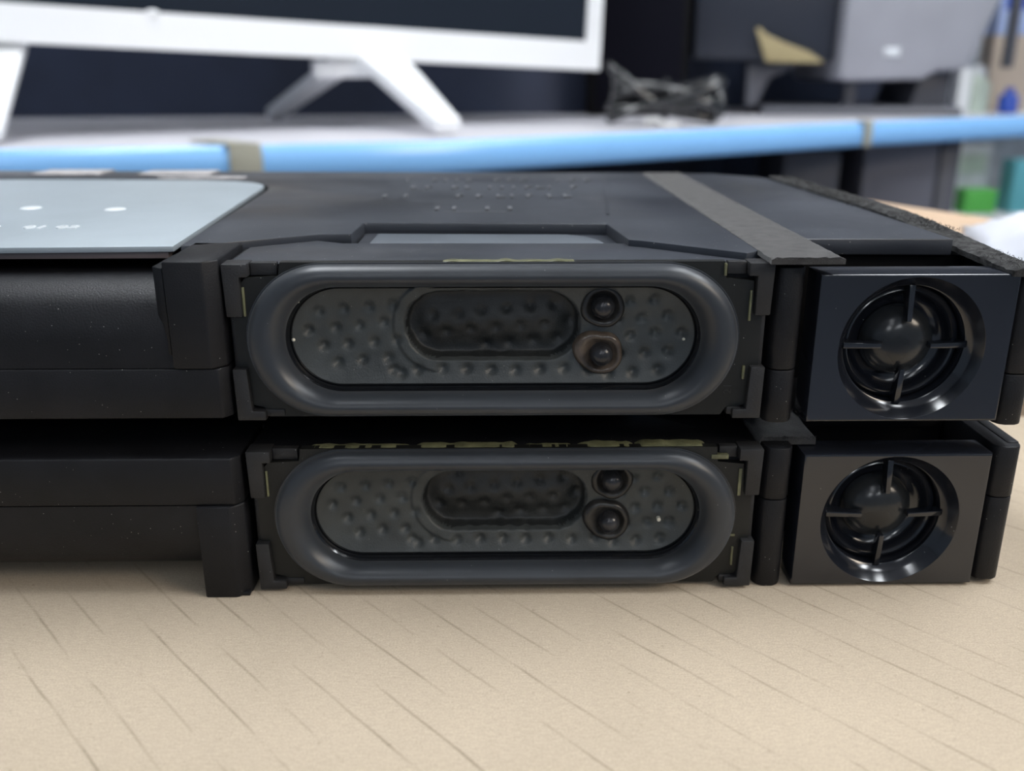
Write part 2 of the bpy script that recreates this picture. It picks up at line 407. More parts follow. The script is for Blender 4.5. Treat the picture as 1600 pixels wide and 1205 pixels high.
def make_module(upper):
    s = 1 if upper else -1
    zc = 62.4 if upper else 18.8
    dl = 0.0 if upper else -0.9
    dx = 0.0 if upper else 1.3
    X = lambda x: x + dx
    Zr = lambda z: z + zc
    root = thing('speaker_module', (dx, 60, zc - 19.2),
                 'black speaker module with silver plate on top, upper one of the stacked pair' if upper else
                 'black speaker module lying on the cardboard, lower one of the stacked pair',
                 'speaker', 'stacked black speaker modules')
    def zz(a, b): return (Zr(a), Zr(b)) if s > 0 else (Zr(-b), Zr(-a))
    # ---- left cabinet: the half with the post bulges back to a rounded edge, the other half is flat
    bulge = [(2.4, 11.4), (5.4, 12.9), (8.5, 13.4), (12, 13.5), (60, 13.5)] if upper else [(2.6, 12.2), (6.0, 14.4), (9.0, 15.2), (12, 15.4), (60, 15.4)]
    prof = [(-3, -5.0), (-3, 1.5), (-2.4, 5.0), (-0.5, 9.0), *bulge, (60, -5.0)]
    pts = [(y, Zr(s * z)) for y, z in prof]
    mb = MB().prism(pts, X(-235), X(-71.2), 'x'); fr = mb.build('cabinet_shell', M['abs'], root, 0.0, smooth=28)
    z0, z1 = zz(-5.0, 18.9)
    mb = MB(); mb.prism([(X(-71.6 + dl * .3), -4), (X(-63.2 + dl), -4), (X(-60.2 + dl), -1.2), (X(-60.2 + dl), 19), (X(-71.6 + dl * .3), 19)], z0, z1)
    post = mb.build('corner_post', M['abs'], root, 0.5)
    z0, z1 = zz(-2, 17.4)
    if upper: MB().prism([(X(-74.4), -1.5), (X(-71.7), -3.6), (X(-71.7), 12), (X(-74.4), 12)], z0, z1).build('flange', M['abs'], post, 0.2)
    if not upper:
        MB().box(X(-69.5), X(-61.5), -3.2, 6, 0.0, 0.9).build('foot', M['abs'], post, 0.15)
    z0, z1 = zz(-16.9, -5.15)
    MB().prism([(X(-235), -3.2), (X(-62.0 + dl), -3.2), (X(-60.2 + dl), -0.8), (X(-60.2 + dl), 60), (X(-235), 60)], z0, z1).build('cabinet_base', M['abs'], root, 0.45)
    # ---- inner body, out of the light
    cb = MB(); 
    cb.box(X(-235), X(-60.5), 40, 182, Zr(-16), Zr(15.0)); cb.box(X(-60.5), X(58), 12, 176, Zr(-16.8), Zr(15.2))
    cb.box(X(58), X(113), 24, 172, Zr(-16.8), Zr(14.6))
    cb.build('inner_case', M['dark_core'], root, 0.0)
    # ---- driver housing
    hp = MB().prism([(X(-59.5), 2.2), (X(59.0), 2.2), (X(58.5), 6), (X(33), 26), (X(-38), 27), (X(-45), 31), (X(-59.5), 22)], Zr(14.5), Zr(17.3))
    hs = hp.build('housing_top', M['lid'] if upper else M['abs'], root, 0.35)
    fpts = [(-52.5, -17.6), (50.5, -17.6), (51.6, -15.9), (55.6, -15.3), (56.4, -14.4), (56.4, -6.2), (58.2, -5.8), (58.2, 5.6), (56.2, 6.4), (55.8, 13.6),
            (49.6, 14.2), (49.2, 17.9), (-47.5, 17.9), (-48, 14.9), (-55.2, 14.5), (-56.2, 13.4), (-56.6, 6.2), (-58.4, 5.6), (-58.4, -5.6), (-57.0, -6.2), (-56.4, -14.6), (-53.4, -15.4)]
    sx = -1.3 if upper else 0.0
    frame = MB().holed([(X(a), Zr(b)) for a, b in fpts], [(X(sx + a), Zr(0.2 + b)) for a, b in stadium_fixed(34.8, 13.5, 16, 12)], 0.0, 2.2).build('driver_frame', M['plate'], root, 0.0)
    mb = MB(); mb.holed([(X(a), Zr(b)) for a, b in ((-59.8, -17.0), (59.6, -17.0), (59.6, 17.2), (-59.8, 17.2))], [(X(sx + a), Zr(0.2 + b)) for a, b in stadium_fixed(34.8, 13.6, 16, 12)], 2.1, 20)
    mb.build('basket', M['abs'], frame, 0.0)
    for a, b in ((-54.2, -48.4), (50.0, 54.2)):
        MB().box(X(a), X(b), 0.9, 3, Zr(14.9), Zr(17.7)).build('tab', M['clip'], frame, 0.2)
    MB().box(X(51.8), X(54.9), -0.5, 2, Zr(-17.4), Zr(-15.6)).build('tab', M['clip'], frame, 0.25)
    MB().box(X(-53.8), X(-48.8), -0.4, 2, Zr(-17.5), Zr(-15.7)).build('tab', M['clip'], frame, 0.5)
    # ---- surround: a half roll whose width is larger at the ends
    outer, inner = (37.0, 17.35), (34.3, 12.2)
    prof = []
    for i in range(15):
        a = math.pi * i / 14; prof.append((0.5 - 0.5 * math.cos(a), -0.25 - 3.5 * math.sin(a) ** 0.85 + 1.1 * smooth01(0.55, 1, 0.5 - 0.5 * math.cos(a))))
    prof = [(-0.06, 0.05), (-0.05, -0.25)] + prof + [(1.0, 1.6)]
    rings = []
    for t, y in prof:
        L = outer[0] + (inner[0] - outer[0]) * t; R = outer[1] + (inner[1] - outer[1]) * t
        rings.append([(X(sx + a), y, Zr(0.2 + b)) for a, b in stadium_fixed(L, R)])
    MB().rings(rings).build('surround', M['rubber'], frame, smooth=60)
    rings = []
    for (L, R), y in (((34.4, 12.3), 0.9), ((34.4, 12.1), 1.5), ((34.35, 11.75), 1.75), ((34.3, 11.5), 3.2), ((34.3, 11.25), 3.0), ((34.3, 11.0), 4.2)):
        rings.append([(X(sx + a), y, Zr(0.2 + b)) for a, b in stadium_fixed(L, R)])
    MB().rings(rings).build('adhesive_lip', M['lip'], frame, smooth=50)
    A, B = (24.6, 6.6), (24.6, -4.6)
    if not upper: A, B = (25.6, 7.4), (25.2, -3.6)
    cone_mb, cap_mb = make_cone(X(sx), Zr(0.2), 1.0, 3 if upper else 8, A, B)
    cone_mb.build('cone', M['cone'], frame, smooth=180); cap_mb.build('dust_cap', M['cap'], frame, smooth=180)
    for k, (px, pz) in enumerate((A, B)):
        cx_, cz_ = X(sx + px), Zr(0.2 + pz)
        mb = MB(); n = 40; rings = []
        for r, y in ((5.2, 5.6), (4.9, 4.3), (4.3, 3.8), (3.7, 4.0), (3.2, 4.7), (2.75, 4.9), (2.6, 3.7), (2.35, 2.8), (1.75, 2.0), (0.9, 1.6), (0.01, 1.5)):
            ring = []
            for i in range(n):
                a = 2 * math.pi * i / n
                w = 1 + (0.10 * noise.noise(Vector((math.cos(a) * 1.3, math.sin(a) * 1.3, px + pz))) if r > 3 else 0)
                if k == 1 and r > 3.5 and math.cos(a) < 0: w *= 1 + 0.35 * max(0, math.cos(a - 2.75)) ** 3
                ring.append((cx_ + r * w * math.cos(a), y, cz_ + r * w * math.sin(a)))
            rings.append(ring)
        blob = MB().rings(rings[:6]).build('varnish_blob', M['varnish'] if (k == 1 and upper) else M['varnish_dark'], frame, smooth=70)
        MB().rings(rings[5:]).build('solder_terminal', M['solder'], frame, smooth=80)
    if upper:
        for px, pz, y, r in ((-46.0, 0.2, 1.2, 0.42), (-44.2, 9.0, 0.7, 0.28), (41.8, -0.6, 3.4, 0.38)):
            mb = MB(); mb.lathe_y(X(px), Zr(pz), [(0, y - r), (r * .7, y - r * .7), (r, y), (r * .7, y + r * .7), (0, y + r)], 12); mb.build('white_dot', M['white_dot'], frame, smooth=80)
    else:
        mb = MB(); mb.lathe_y(X(37.2), Zr(-2.6), [(0, 3.2), (.5, 3.4), (.55, 4.6), (0, 5.0)], 6); mb.build('white_dot', M['white_dot'], frame)
    # yellow glue where frame meets housing
    def run(x0, x1, y0, y1, z0, z1, seed):              # a squeezed-out line of glue
        rings = []; k = max(6, int((x1 - x0) / 0.8))
        for i in range(k + 1):
            x = x0 + (x1 - x0) * i / k; e = min(1, min(i, k - i) / 2 + 0.15); q = noise.noise(Vector((x * .35, seed, 4)))
            zt_ = z0 + (z1 - z0) * e * (1 + 0.45 * q); yf = y0 - 0.25 * q
            rings.append([(X(x), yf, Zr(z0)), (X(x), yf, Zr(zt_ - 0.1)), (X(x), yf + .15, Zr(zt_)), (X(x), y1, Zr(zt_)), (X(x), y1, Zr(z0))])
        MB().rings(rings, True, True).build('glue_bead', M['glue'], frame, smooth=50)
    def bead(*b): MB().box(X(b[0]), X(b[1]), b[2], b[3], Zr(b[4]), Zr(b[5])).build('glue_bead', M['glue'], frame, 0.12)
    if upper:
        run(-14.5, 17.5, 0.2, 2.4, 17.3, 18.05, 1); run(35.5, 41, 1.2, 3.2, 17.2, 17.75, 2)
        for b in ((49.0, 49.6, -0.5, 1, 14.8, 17.5), (-56.1, -55.6, -0.5, 1.0, 6, 12.5), (-56.9, -56.3, -0.4, 1.0, -14, -6.8), (55.1, 55.6, -0.5, 1.0, 4.6, 11.5), (54.7, 55.3, -0.5, 1.0, -9, -5.8)): bead(*b)
    else:
        for k_, (a, b, q) in enumerate(((-46, -22, .35), (-21, 3, .5), (4, 16, .3), (17, 30, .6), (30.5, 47, .75))): run(a, b, 0.5, 2.0 + q * 3, 17.2, 17.75 + q * .5, k_)
        for b in ((48.0, 52.0, -0.3, 1.4, 14.9, 16.0), (-56.0, -55.5, -0.4, 1.0, 6, 12.5), (54.7, 55.5, -0.3, 1.0, 5.5, 12.5), (53.6, 55.0, -0.4, 0.8, -5.2, -4.7), (54.4, 54.9, -0.4, 0.8, -13, -8)): bead(*b)
    # ---- four corner clips
    for sd in (-1, 1):
        q = lambda a: X(sd * a)
        MB().prism([(q(a), Zr(b)) for a, b in ((54.3, 17.8), (54.3, 14.9), (56.2, 14.9), (56.2, 6.1), (59.6, 6.1), (59.9, 17.8))], -1.5, 4, 'y').build('retaining_clip', M['clip'], root, 0.3)
        MB().prism([(q(a), Zr(b)) for a, b in ((52.9, -18.0), (52.9, -15.8), (55.9, -15.8), (56.3, -5.8), (59.5, -5.8), (59.3, -18.0))], -1.7, 4, 'y').build('retaining_clip', M['clip'], root, 0.3)
        MB().prism([(q(a), Zr(b)) for a, b in ((57.6, -6), (57.6, 6), (59.2, 6), (59.2, -6))], 0.6, 4, 'y').build('clip_bridge', M['clip'], root, 0.2)
    # small moulded figure on the frame
    mk = text_mb('21', 2.5, Matrix(((0, -1, 0), (0, 0, -1), (1, 0, 0))).to_3x3(), 0.25)
    for v in mk.bm.verts: v.co += Vector((X(52.6), 0.0, Zr(-12.6)))
    if upper: mk.build('moulded_figure', M['clip'], frame)
    else: mk.bm.free()
    # ---- columns each side of the tweeter
    def column(x0, x1, y0, a, b, c, nm):
        for z0, z1 in ((Zr(a), Zr(b) - .06), (Zr(b) + .06, Zr(c))):
            w = 2.1
            MB().prism([(X(x0), y0 + w), (X(x0) + w * .35, y0 + w * .35), (X(x0) + w, y0), (X(x1) - w, y0), (X(x1) - w * .35, y0 + w * .35), (X(x1), y0 + w), (X(x1), 26), (X(x0), 26)], z0, z1).build(nm, M['abs'], root, 0.45)
    column(60.6, 67.3, -0.6, -19.6 if upper else -18.8, -6.9 if upper else 4.4, 16.6 if upper else 17.6, 'column')
    column(114.6, 121.2, -0.4, -20.6 if upper else -17.6, -8.2 if upper else 4.6, 15.0 if upper else 17.6, 'column')
    MB().prism([(X(118.2), 2), (X(121.4), 2), (X(120.5), 160), (X(117.0), 160)], Zr(-16), Zr(14.5 if upper else 18.0)).build('side_wall', M['abs'], root, 0.8)
    # ---- tweeter
    zt = -2.05 if upper else -0.95
    tcx, tcz = (92.2 if upper else 91.6), zt
    hw, hh = 22.1, 17.2
    ang = sorted([2 * math.pi * i / 96 for i in range(96)] + [math.atan2(sz * hh, sxx * hw) % (2 * math.pi) for sz in (-1, 1) for sxx in (-1, 1)])
    def rect(a, gx, gz, rc=1.0):
        c, n_ = math.cos(a), math.sin(a); t = min(gx / abs(c) if abs(c) > 1e-9 else 1e9, gz / abs(n_) if abs(n_) > 1e-9 else 1e9)
        return (t * c, t * n_)
    def circ(r): return [(r * math.cos(a), r * math.sin(a)) for a in ang]
    loops = [([rect(a, hw, hh) for a in ang], 7.5), ([rect(a, hw, hh) for a in ang], -0.55), ([rect(a, hw - .2, hh - .2) for a in ang], -0.88), ([rect(a, hw - .5, hh - .5) for a in ang], -1.0), ([rect(a, hw - .56, hh - .56) for a in ang], -1.0),
             (circ(16.6), -1.0), (circ(16.56), -1.0), (circ(16.45), -0.85), (circ(15.3), 1.4), (circ(14.2), 3.0), (circ(13.9), 3.2), (circ(13.75), 3.6), (circ(13.7), 9.5), (circ(0.01), 9.5)]
    tw = MB().rings([[(X(tcx + a), y, Zr(tcz + b)) for a, b in pts_] for pts_, y in loops]).build('tweeter_housing', M['gloss'], root, smooth=35)
    MB().lathe_y(X(tcx), Zr(tcz), [(13.6, 6.2), (13.1, 5.3), (12.3, 5.0), (11.7, 5.6), (11.3, 7.2), (10.6, 8.2), (9.6, 8.6), (8.4, 9.0)], 72).build('ring', M['gloss'], tw, smooth=50)
    MB().lathe_y(X(tcx), Zr(tcz), [(8.35, 8.8), (8.3, 7.3), (7.8, 6.2), (6.9, 5.1), (5.6, 4.1), (4.0, 3.4), (2.0, 3.0), (0.01, 2.9)], 64).build('dome', M['dome'], tw, smooth=60)
    for k in range(4):
        a = math.pi / 2 * k; mb = MB(); u = Vector((math.cos(a), 0, math.sin(a))); w = Vector((-math.sin(a), 0, math.cos(a)))
        c = Vector((X(tcx), 0, Zr(tcz)))
        p = [c + u * 14.0 + Vector((0, 2.6, 0)), c + u * 5.6 + Vector((0, 1.9, 0))]
        mb.hexa([p[0] - w * .8 + Vector((0, 3.2, 0)), p[1] - w * .7 + Vector((0, 2.0, 0)), p[1] - w * .55, p[0] - w * .7, p[0] + w * .8 + Vector((0, 3.2, 0)), p[1] + w * .7 + Vector((0, 2.0, 0)), p[1] + w * .55, p[0] + w * .7])
        mb.build('spoke', M['gloss'], tw, 0.15)
    # ---- lid and everything lying on the top
    lp = [(-73.5, 15), (-66, 18), (-61, 21.5), (-44.5, 30.8), (-36.6, 31.2), (-35.9, 49.5), (28.4, 46.5), (31.0, 22), (34, 20.6), (55, 4.4), (73.7, 22.5), (109, 21.5), (103, 148), (97, 160), (84, 170), (60, 174), (-235, 188), (-235, 155), (-115, 149), (-95, 145), (-86, 140), (-81.5, 134), (-78.5, 124)]
    if upper:
        lid = MB().prism([(X(a), b) for a, b in lp], Zr(15.0), Zr(18.9)).build('lid', M['lid'], root, 0.3)
        # floor of the finger slot with a grey strip along it
        MB().prism([(-35.5, 27.2), (30.5, 26.2), (30.0, 47.5), (-35.6, 50)], Zr(15.0), Zr(15.9)).build('slot_floor', M['lid'], lid)
        MB().prism([(-32.5, 27.5), (24.5, 26.8), (26.6, 30), (25.5, 36), (22.5, 42), (18, 45.2), (-32, 47.0)], Zr(15.9), Zr(16.25)).build('grey_strip', M['labelstrip'], lid, 0.1)
        # moulded marks, worn and too small to read: rows of short raised strokes
        rnd = random.Random(5)
        def stroke_mark(x, y, h_, bar):
            mb = MB(); w = rnd.uniform(0.8, 1.2); z0, z1 = Zr(18.8), Zr(19.5)
            if bar:
                q = rnd.choice((-1, 0, 1)) * (h_ / 2 - .55); L_ = rnd.uniform(2, 3)
                ys = (y - h_ / 2, y + q - .55, y + q + .55, y + h_ / 2)
                mb.prism([(x, ys[0]), (x + w, ys[0]), (x + w, ys[1]), (x + L_, ys[1]), (x + L_, ys[2]), (x + w, ys[2] + .01), (x + w, ys[3] + .02), (x, ys[3] + .02)], z0, z1)
            else: mb.box(x, x + w, y - h_ / 2, y + h_ / 2, z0, z1)
            mb.build('moulded_mark', M['mark'], lid)
        for y, x0, x1, h_, st in ((101, -37, 26, 6.5, 5.6), (124, -30, 30, 6.0, 4.2), (147, -34, 32, 6.0, 4.4)):
            x = x0
            while x < x1:
                if rnd.random() < 0.8: stroke_mark(x, y, h_, rnd.random() < 0.7)
                x += st * rnd.uniform(.8, 1.25)
        for x in (-18.5, -13.6, -4.0, 2.6): stroke_mark(x, 73, 6, False)
        MB().box(-16, 2, 67.6, 68.2, Zr(18.8), Zr(19.05)).build('moulded_mark', M['mark'], lid)
        MB().prism([(30, 62), (30.9, 62), (41.5, 168), (40.6, 168)], Zr(18.8), Zr(19.15)).build('reflection_ridge', M['lid'], lid, 0.1)  # thin ridge standing for a streak of reflected light on the lid
        # silver plate
        sp = [(-235, 9.8), (-127, 10.4), (-126, 11.6), (-123.6, 11.6), (-123, 10.4), (-74.2, 12.2), (-80.6, 124), (-81.4, 129), (-83.8, 134.5), (-88, 139.5), (-94.5, 143.6), (-103, 146), (-115, 147.5), (-150, 149.5), (-235, 152)]
        pl = MB().prism(sp, Zr(18.0), Zr(19.3)).build('metal_plate', M['silver'], root, 0.12)
        MB().prism([(-235, 10.6), (-75.6, 12.8), (-78, 30), (-235, 30)], Zr(16.4), Zr(18.0)).build('plate_edge', M['brown_edge'], pl, 0.1)
        for px, py in ((-136, 75), (-110.5, 72)):
            mb = MB(); mb.lathe_z(px, py, [(3.0, Zr(19.28)), (2.6, Zr(19.5)), (1.6, Zr(19.6)), (1.1, Zr(19.45)), (0, Zr(19.4))], 28); mb.build('rivet', M['silver_mark'], pl, smooth=50)
        for w_, px in (('6', -129.6), ('01', -120.8), ('02', -112.6)):
            t = text_mb(w_, 6.0, Matrix.Identity(3), 0.55)
            for v in t.bm.verts: v.co += Vector((px, 37.0, Zr(19.35)))
            t.build('stamped_number', M['silver_mark'], pl)
        for i, (x0, x1, y0, y1) in enumerate(((-181, -155, 168, 186), (-139, -112, 167, 183), (-127, -95, 154, 159))):
            MB().box(x0, x1, y0, y1, Zr(18.8), Zr(19.4)).build('tape_piece', M['tape'], lid, 0.15)
        fs = rough_strip(58.2, 74.0, 55.9, 71.4, -3.8, 170, Zr(17.9), Zr(19.4), 0.2, 0.3, 150, 14, 2)
        fuzz(fs, 58.5, 74, -3.9, -3.2, Zr(18.9), 70, 0.9, 0.05)
        fs.build('felt_strip', M['felt'], root, smooth=60, fix=False)
        fm = rough_strip(112.0, 120.0, 100.5, 109.5, -1.5, 152, Zr(18.2), Zr(19.9), 0.35, 0.45, 200, 8, 5, 3.6)
        fuzz(fm, 111.5, 119, -2, 20, Zr(16.6), 200, 0.8, 0.04); fuzz(fm, 108, 115, 30, 70, Zr(19.4), 300, 1.0, 0.05); fuzz(fm, 102, 110, 70, 152, Zr(19.8), 500, 1.2, 0.06)
        fm.build('foam_strip', M['foam'], root, smooth=60, fix=False)
        fb = rough_strip(54, 68.5, 54, 68.5, 6, 120, Zr(-19.8), Zr(-18.6), 0.15, 0.3, 60, 8, 9)
        fuzz(fb, 53, 70, 5.2, 6.4, Zr(-19.3), 90, 1.2, 0.05)
        fb.build('felt_strip', M['felt'], root, smooth=60, fix=False)
    else:
        MB().prism([(X(a), b) for a, b in ((-73, 14), (-61, 20), (55, 8), (57, 24), (113, 23), (113, 170), (-235, 182), (-235, 14))], Zr(13.5), Zr(16.4)).build('lid', M['abs'], root, 0.3)
        fs = rough_strip(61.5, 75.0, 61.5, 75, 4.4, 120, Zr(16.6), Zr(18.6), 0.4, 0.3, 60, 16, 4)
        fuzz(fs, 61.5, 75, 4.0, 5.2, Zr(18), 120, 1.0, 0.05)
        fs.build('felt_strip', M['felt'], root, smooth=60, fix=False)
        MB().box(X(-230), X(50), 118, 132, Zr(16.5), Zr(26.2)).build('gap_blocker', M['dark_core'], root)  # added bar closing the rear gap so no light shows between the modules
        fm = MB(); fuzz(fm, 0, 1, 0, 1, 0, 1, .1)
        fm.bm.clear()
        for _ in range(140):
            z = Zr(random.uniform(-16, -3)); y = random.uniform(3, 40); p = Vector((X(121.2), y, z)); d = Vector((random.uniform(.2, 1), random.uniform(-1, .4), random.uniform(-.6, .6))).normalized() * random.uniform(.5, 1.5)
            fm.tube([p, p + d * .5, p + d], 0.07, 3, False)
        fm.build('fuzz', M['foam'], root)
    return root

def stadium_fixed(L, R, n=32, m=40):
    """same number of points whatever L and R, so loops can be skinned together"""
    p = []
    for i in range(n): a = -math.pi / 2 + math.pi * i / n; p.append((L + R * math.cos(a), R * math.sin(a)))
    for i in range(m): p.append((L - 2 * L * i / m, R))
    for i in range(n): a = math.pi / 2 + math.pi * i / n; p.append((-L + R * math.cos(a), R * math.sin(a)))
    for i in range(m): p.append((-L + 2 * L * i / m, -R))
    return p
M['dome'] = mat('dark_dome_film', (0.02, 0.022, 0.024), 0.22, var=0.6, vscale=90, bump=0.12, bscale=250)
make_module(True)
make_module(False)

# ------------------------------------------------------------------ shelf behind, with its blue price rail
shelf_line = [(-800, 575), (-445, 657), (-229, 707), (-60, 757), (160, 890), (490, 1104), (830, 1292)]
su = thing('shelf_unit', (0, 1100, -750), 'dark display shelf unit with pale grey top and light blue front rail', 'shelf')
back = [(780, 1700), (430, 1640), (300, 1400), (-80, 1352), (-900, 1235)]
MB().prism([(x, y + 3) for x, y in shelf_line] + [(770, 1500)] + back, 26, 52).build('shelf_board', M['shelf'], su, 1.0)
def rail(mb, pts):
    prof = [(0, 53), (-2.5, 52.5), (-5.2, 48), (-7.0, 40), (-7.2, 32), (-5.5, 25), (-2.5, 21.2), (0, 21), (2.5, 25), (2.5, 50)]
    rings = []
    for i, (x, y) in enumerate(pts):
        a = Vector(pts[max(i - 1, 0)]); b = Vector(pts[min(i + 1, len(pts) - 1)]); t = (b - a).normalized(); n = Vector((-t.y, t.x))
        rings.append([(x + n.x * q, y + n.y * q, z) for q, z in prof])
    mb.rings(rings, True, True)
mb = MB(); rail(mb, shelf_line + [(1200, 1500)]); mb.build('price_rail', M['rail'], su, smooth=50)
MB().prism([(-900, 1236), (-80, 1353), (300, 1401), (430, 1641), (780, 1701), (780, 1725), (410, 1665), (285, 1425), (-80, 1378), (-900, 1260)], -750, 620).build('back_panel', M['navy'], su)
MB().prism([(-800, 640), (-60, 820), (490, 1165), (700, 1290), (700, 1600), (430, 1640), (300, 1400), (-900, 1235)], -140, -110).build('lower_shelf', M['mid_case'], su)
for x, y in ((-780, 620), (-40, 800), (700, 1265)):
    MB().box(x - 15, x + 15, y, y + 30, -750, 26).build('upright', M['mid_case'], su, 2)

def tag_clip(name_label, p, t, w, drop, top):
    t = Vector((t[0], t[1], 0)).normalized(); n = Vector((-t.y, t.x, 0)); p = Vector((p[0], p[1], 0))
    o = thing('price_tag_clip', (p.x, p.y, 21), name_label, 'clip', 'price tag clips on the blue rail')
    q = p - t * w / 2
    MB().obox(q - n * 10.5 + Vector((0, 0, 54 - drop)), t * w, n * 2.4, (0, 0, drop)).build('face', M['tagclip'], o, 0.6)
    MB().obox(q - n * 10.5 + Vector((0, 0, 53.6)), t * w * 0.95, n * top - t * top * 0.62, (0, 0, 2.0)).build('hook', M['tagclip'], o, 0.6)
tag_clip('wide beige tag clip hooked over the blue rail left of the white stand leg', (-239, 705), (1, .25), 30, 37, 62)
tag_clip('narrow grey tag clip far along the blue rail below the dark machine', (498, 1108), (.87, .52), 15, 33, 12)

# ------------------------------------------------------------------ television
tv = thing('television', (-160, 985, 52), 'white framed television with dark screen on white forked legs', 'television')
d = Vector((0.860, 0.506, -0.0365)).normalized(); n = Vector((-0.507, 0.862, 0)); u = d.cross(n) * -1
if u.z < 0: u = -u
Cn = Vector((141.0, 1164.0, 119.6))                    # lower right front corner
def tvp(a, b, c=0): return Cn - d * a + u * b + n * c
def tvbox(mb, a0, a1, b0, b1, c0, c1):
    return mb.obox(tvp(a1, b0, c0), d * (a1 - a0), u * (b1 - b0), n * (c1 - c0))
LN = 1080
bz = MB(); tvbox(bz, 0, LN, 0, 37, 0, 26); tvbox(bz, 0, 24, 37, 600, 0, 26); tvbox(bz, LN - 24, LN, 37, 600, 0, 26); tvbox(bz, 0, LN, 600, 626, 0, 26)
bz = bz.build('bezel', M['tv_white'], tv, 3)
mb = MB(); tvbox(mb, 20, LN - 20, 33, 604, 4, 24); mb.build('screen', M['screen'], tv)
mb = MB(); tvbox(mb, 60, LN - 60, 40, 560, 26, 70); mb.build('rear_housing', M['dark_case'], tv, 5)
mb = MB(); mb.lathe_z(0, 0, [(7, 0), (6.5, 3), (4, 4.5), (0, 5)], 20)
for v in mb.bm.verts: v.co = tvp(590, 35, 4) + Vector(v.co)
mb.build('indicator_bump', M['tv_white'], tv, smooth=60)
def leg(front, rear, apex, w):
    mb = MB(); apex = Vector(apex); t = d.copy(); t.z = 0; t.normalize()
    def limb(foot, top, w0, w1, th):
        foot = Vector(foot); top = Vector(top)
        ax = (top - foot).normalized(); side = t; nn = ax.cross(side).normalized()
        mb.hexa([foot - side * w0 - nn * th, foot + side * w0 - nn * th, foot + side * w0 + nn * th, foot - side * w0 + nn * th,
                 top - side * w1 - nn * th, top + side * w1 - nn * th, top + side * w1 + nn * th, top - side * w1 + nn * th])
    limb(front, apex + Vector((18, 6, 0)), w, w * 2.0, 8); limb(rear, apex - Vector((28, -14, 0)), w * .8, w * 1.1, 8)
    mb.obox(apex + Vector((-62, -6, -19)), (104, 22, 0), (-8, 16, 0), (0, 0, 20))
    mb.build('leg', M['tv_white'], tv, 3)
leg((-54, 846, 61), (-318, 1175, 61), (-158, 985, 130), 15)
leg((-484, 704, 61), (-690, 985, 61), (-535, 806, 147), 18)

# ------------------------------------------------------------------ coil of black cable
cc = thing('cable_coil', (215, 1062, 52), 'bundled coil of shiny black cable lying on the shelf right of the television', 'cable')
rnd = random.Random(11); pts = []
turns = 8
fanl = [-24, 8, 34, -10, 22, -20, 44, -2, 30, -15, 14]; fanr = [24, -24, 2, 34, -14, 12, -26, 28, -6, 40, -20]
for k in range(turns * 48 + 1):
    a = 2 * math.pi * k / 48; t = k / 48; i0 = int(t) % turns; i1 = (i0 + 1) % turns; f = t - int(t)
    c = math.cos(a); F = fanl if c < 0 else fanr
    fan = F[i0] if F is fanr else F[i0] * (1 - 0.0) 
    w = abs(c) ** 1.6
    x = (68 + 7 * math.sin(2.1 * i0 + (0 if c > 0 else 1))) * c
    z = 84 + fan * w + 17 * math.sin(i0 * 1.9) * (1 - w)
    y = 1036 - 26 * math.sin(a) * (0.55 + 0.45 * w) + 3.0 * (i0 - 5) + 8 * w * math.sin(i0 * 2.7)
    pts.append(Vector((213 + x, y, max(z, 58.5))))
sm_ = [sum((pts[max(0, min(len(pts) - 1, k + q))] for q in range(-3, 4)), Vector()) / 7 for k in range(len(pts))]
MB().tube(sm_, 5.6, 12).build('cable', M['cable'], cc, smooth=80)
band = [(213 + 1.5 * math.sin(i), 1036 + 36 * math.cos(i / 16 * 6.2832), 86 + 24 * math.sin(i / 16 * 6.2832)) for i in range(17)]
MB().tube(band, 3.2, 8).build('wrap', M['cable'], cc, smooth=80)
tp = [(180 + i * 6, 985 - 0.4 * i, 58.5 + 3 * math.sin(i * .9)) for i in range(8)]
MB().tube(tp, 3.0, 8).build('twist_tie', M['tie'], cc, smooth=80)

tb = thing('dark_gap_box', (235, 1340, 52), 'black box added to fill the dark gap between the television and the grey machine', 'box')
MB().box(140, 290, 1300, 1370, 53, 330).build('case', M['dark_core'], tb, 3)  # added black box standing in for the dark opening here
MB().box(150, 280, 1297, 1300.5, 62, 322).build('dark_gap_front', M['gap_black'], tb, 2)

# ------------------------------------------------------------------ machine on the right of the shelf
mc = thing('office_machine', (560, 1420, 52), 'large dark grey machine on a flat black base at the right of the shelf', 'machine')
MB().hexa([(418, 1335, 52.6), (712, 1272, 52.6), (775, 1480, 52.6), (440, 1520, 52.6), (420, 1337, 66), (711, 1275, 66), (774, 1480, 66), (440, 1520, 66)]).build('base', M['mid_case'], mc, 4)
MB().hexa([(304, 1330, 137), (522, 1322, 132), (522, 1388, 132), (304, 1388, 137), (300, 1330, 400), (524, 1322, 400), (524, 1388, 400), (300, 1388, 400)]).build('dark_front', M['dark_case'], mc, 6)
MB().prism([(x, z) for x, z in ((524, 106), (545, 104), (655, 106), (672, 118), (722, 120), (762, 235), (800, 400), (524, 400))], 1296, 1540, 'y').build('reflection_cover', M['reflected_grey'], mc, 8)  # lighter grey stands for light reflected in the dark glossy face
MB().prism([(394, 130), (440, 132), (478, 128), (430, 108), (412, 66), (396, 66)], 1345, 1362, 'y').build('support', M['mid_case'], mc, 2)
MB().box(548, 566, 1330, 1346, 66, 108).build('support', M['mid_case'], mc, 2)
MB().prism([(652, 66), (712, 66), (714, 122), (668, 120)], 1330, 1480, 'y').build('support', M['mid_case'], mc, 2)
MB().box(588, 612, 1293.5, 1297, 140, 152).build('pale_block', M['lilac'], mc, 1.5)  # small pale block on the machine's front
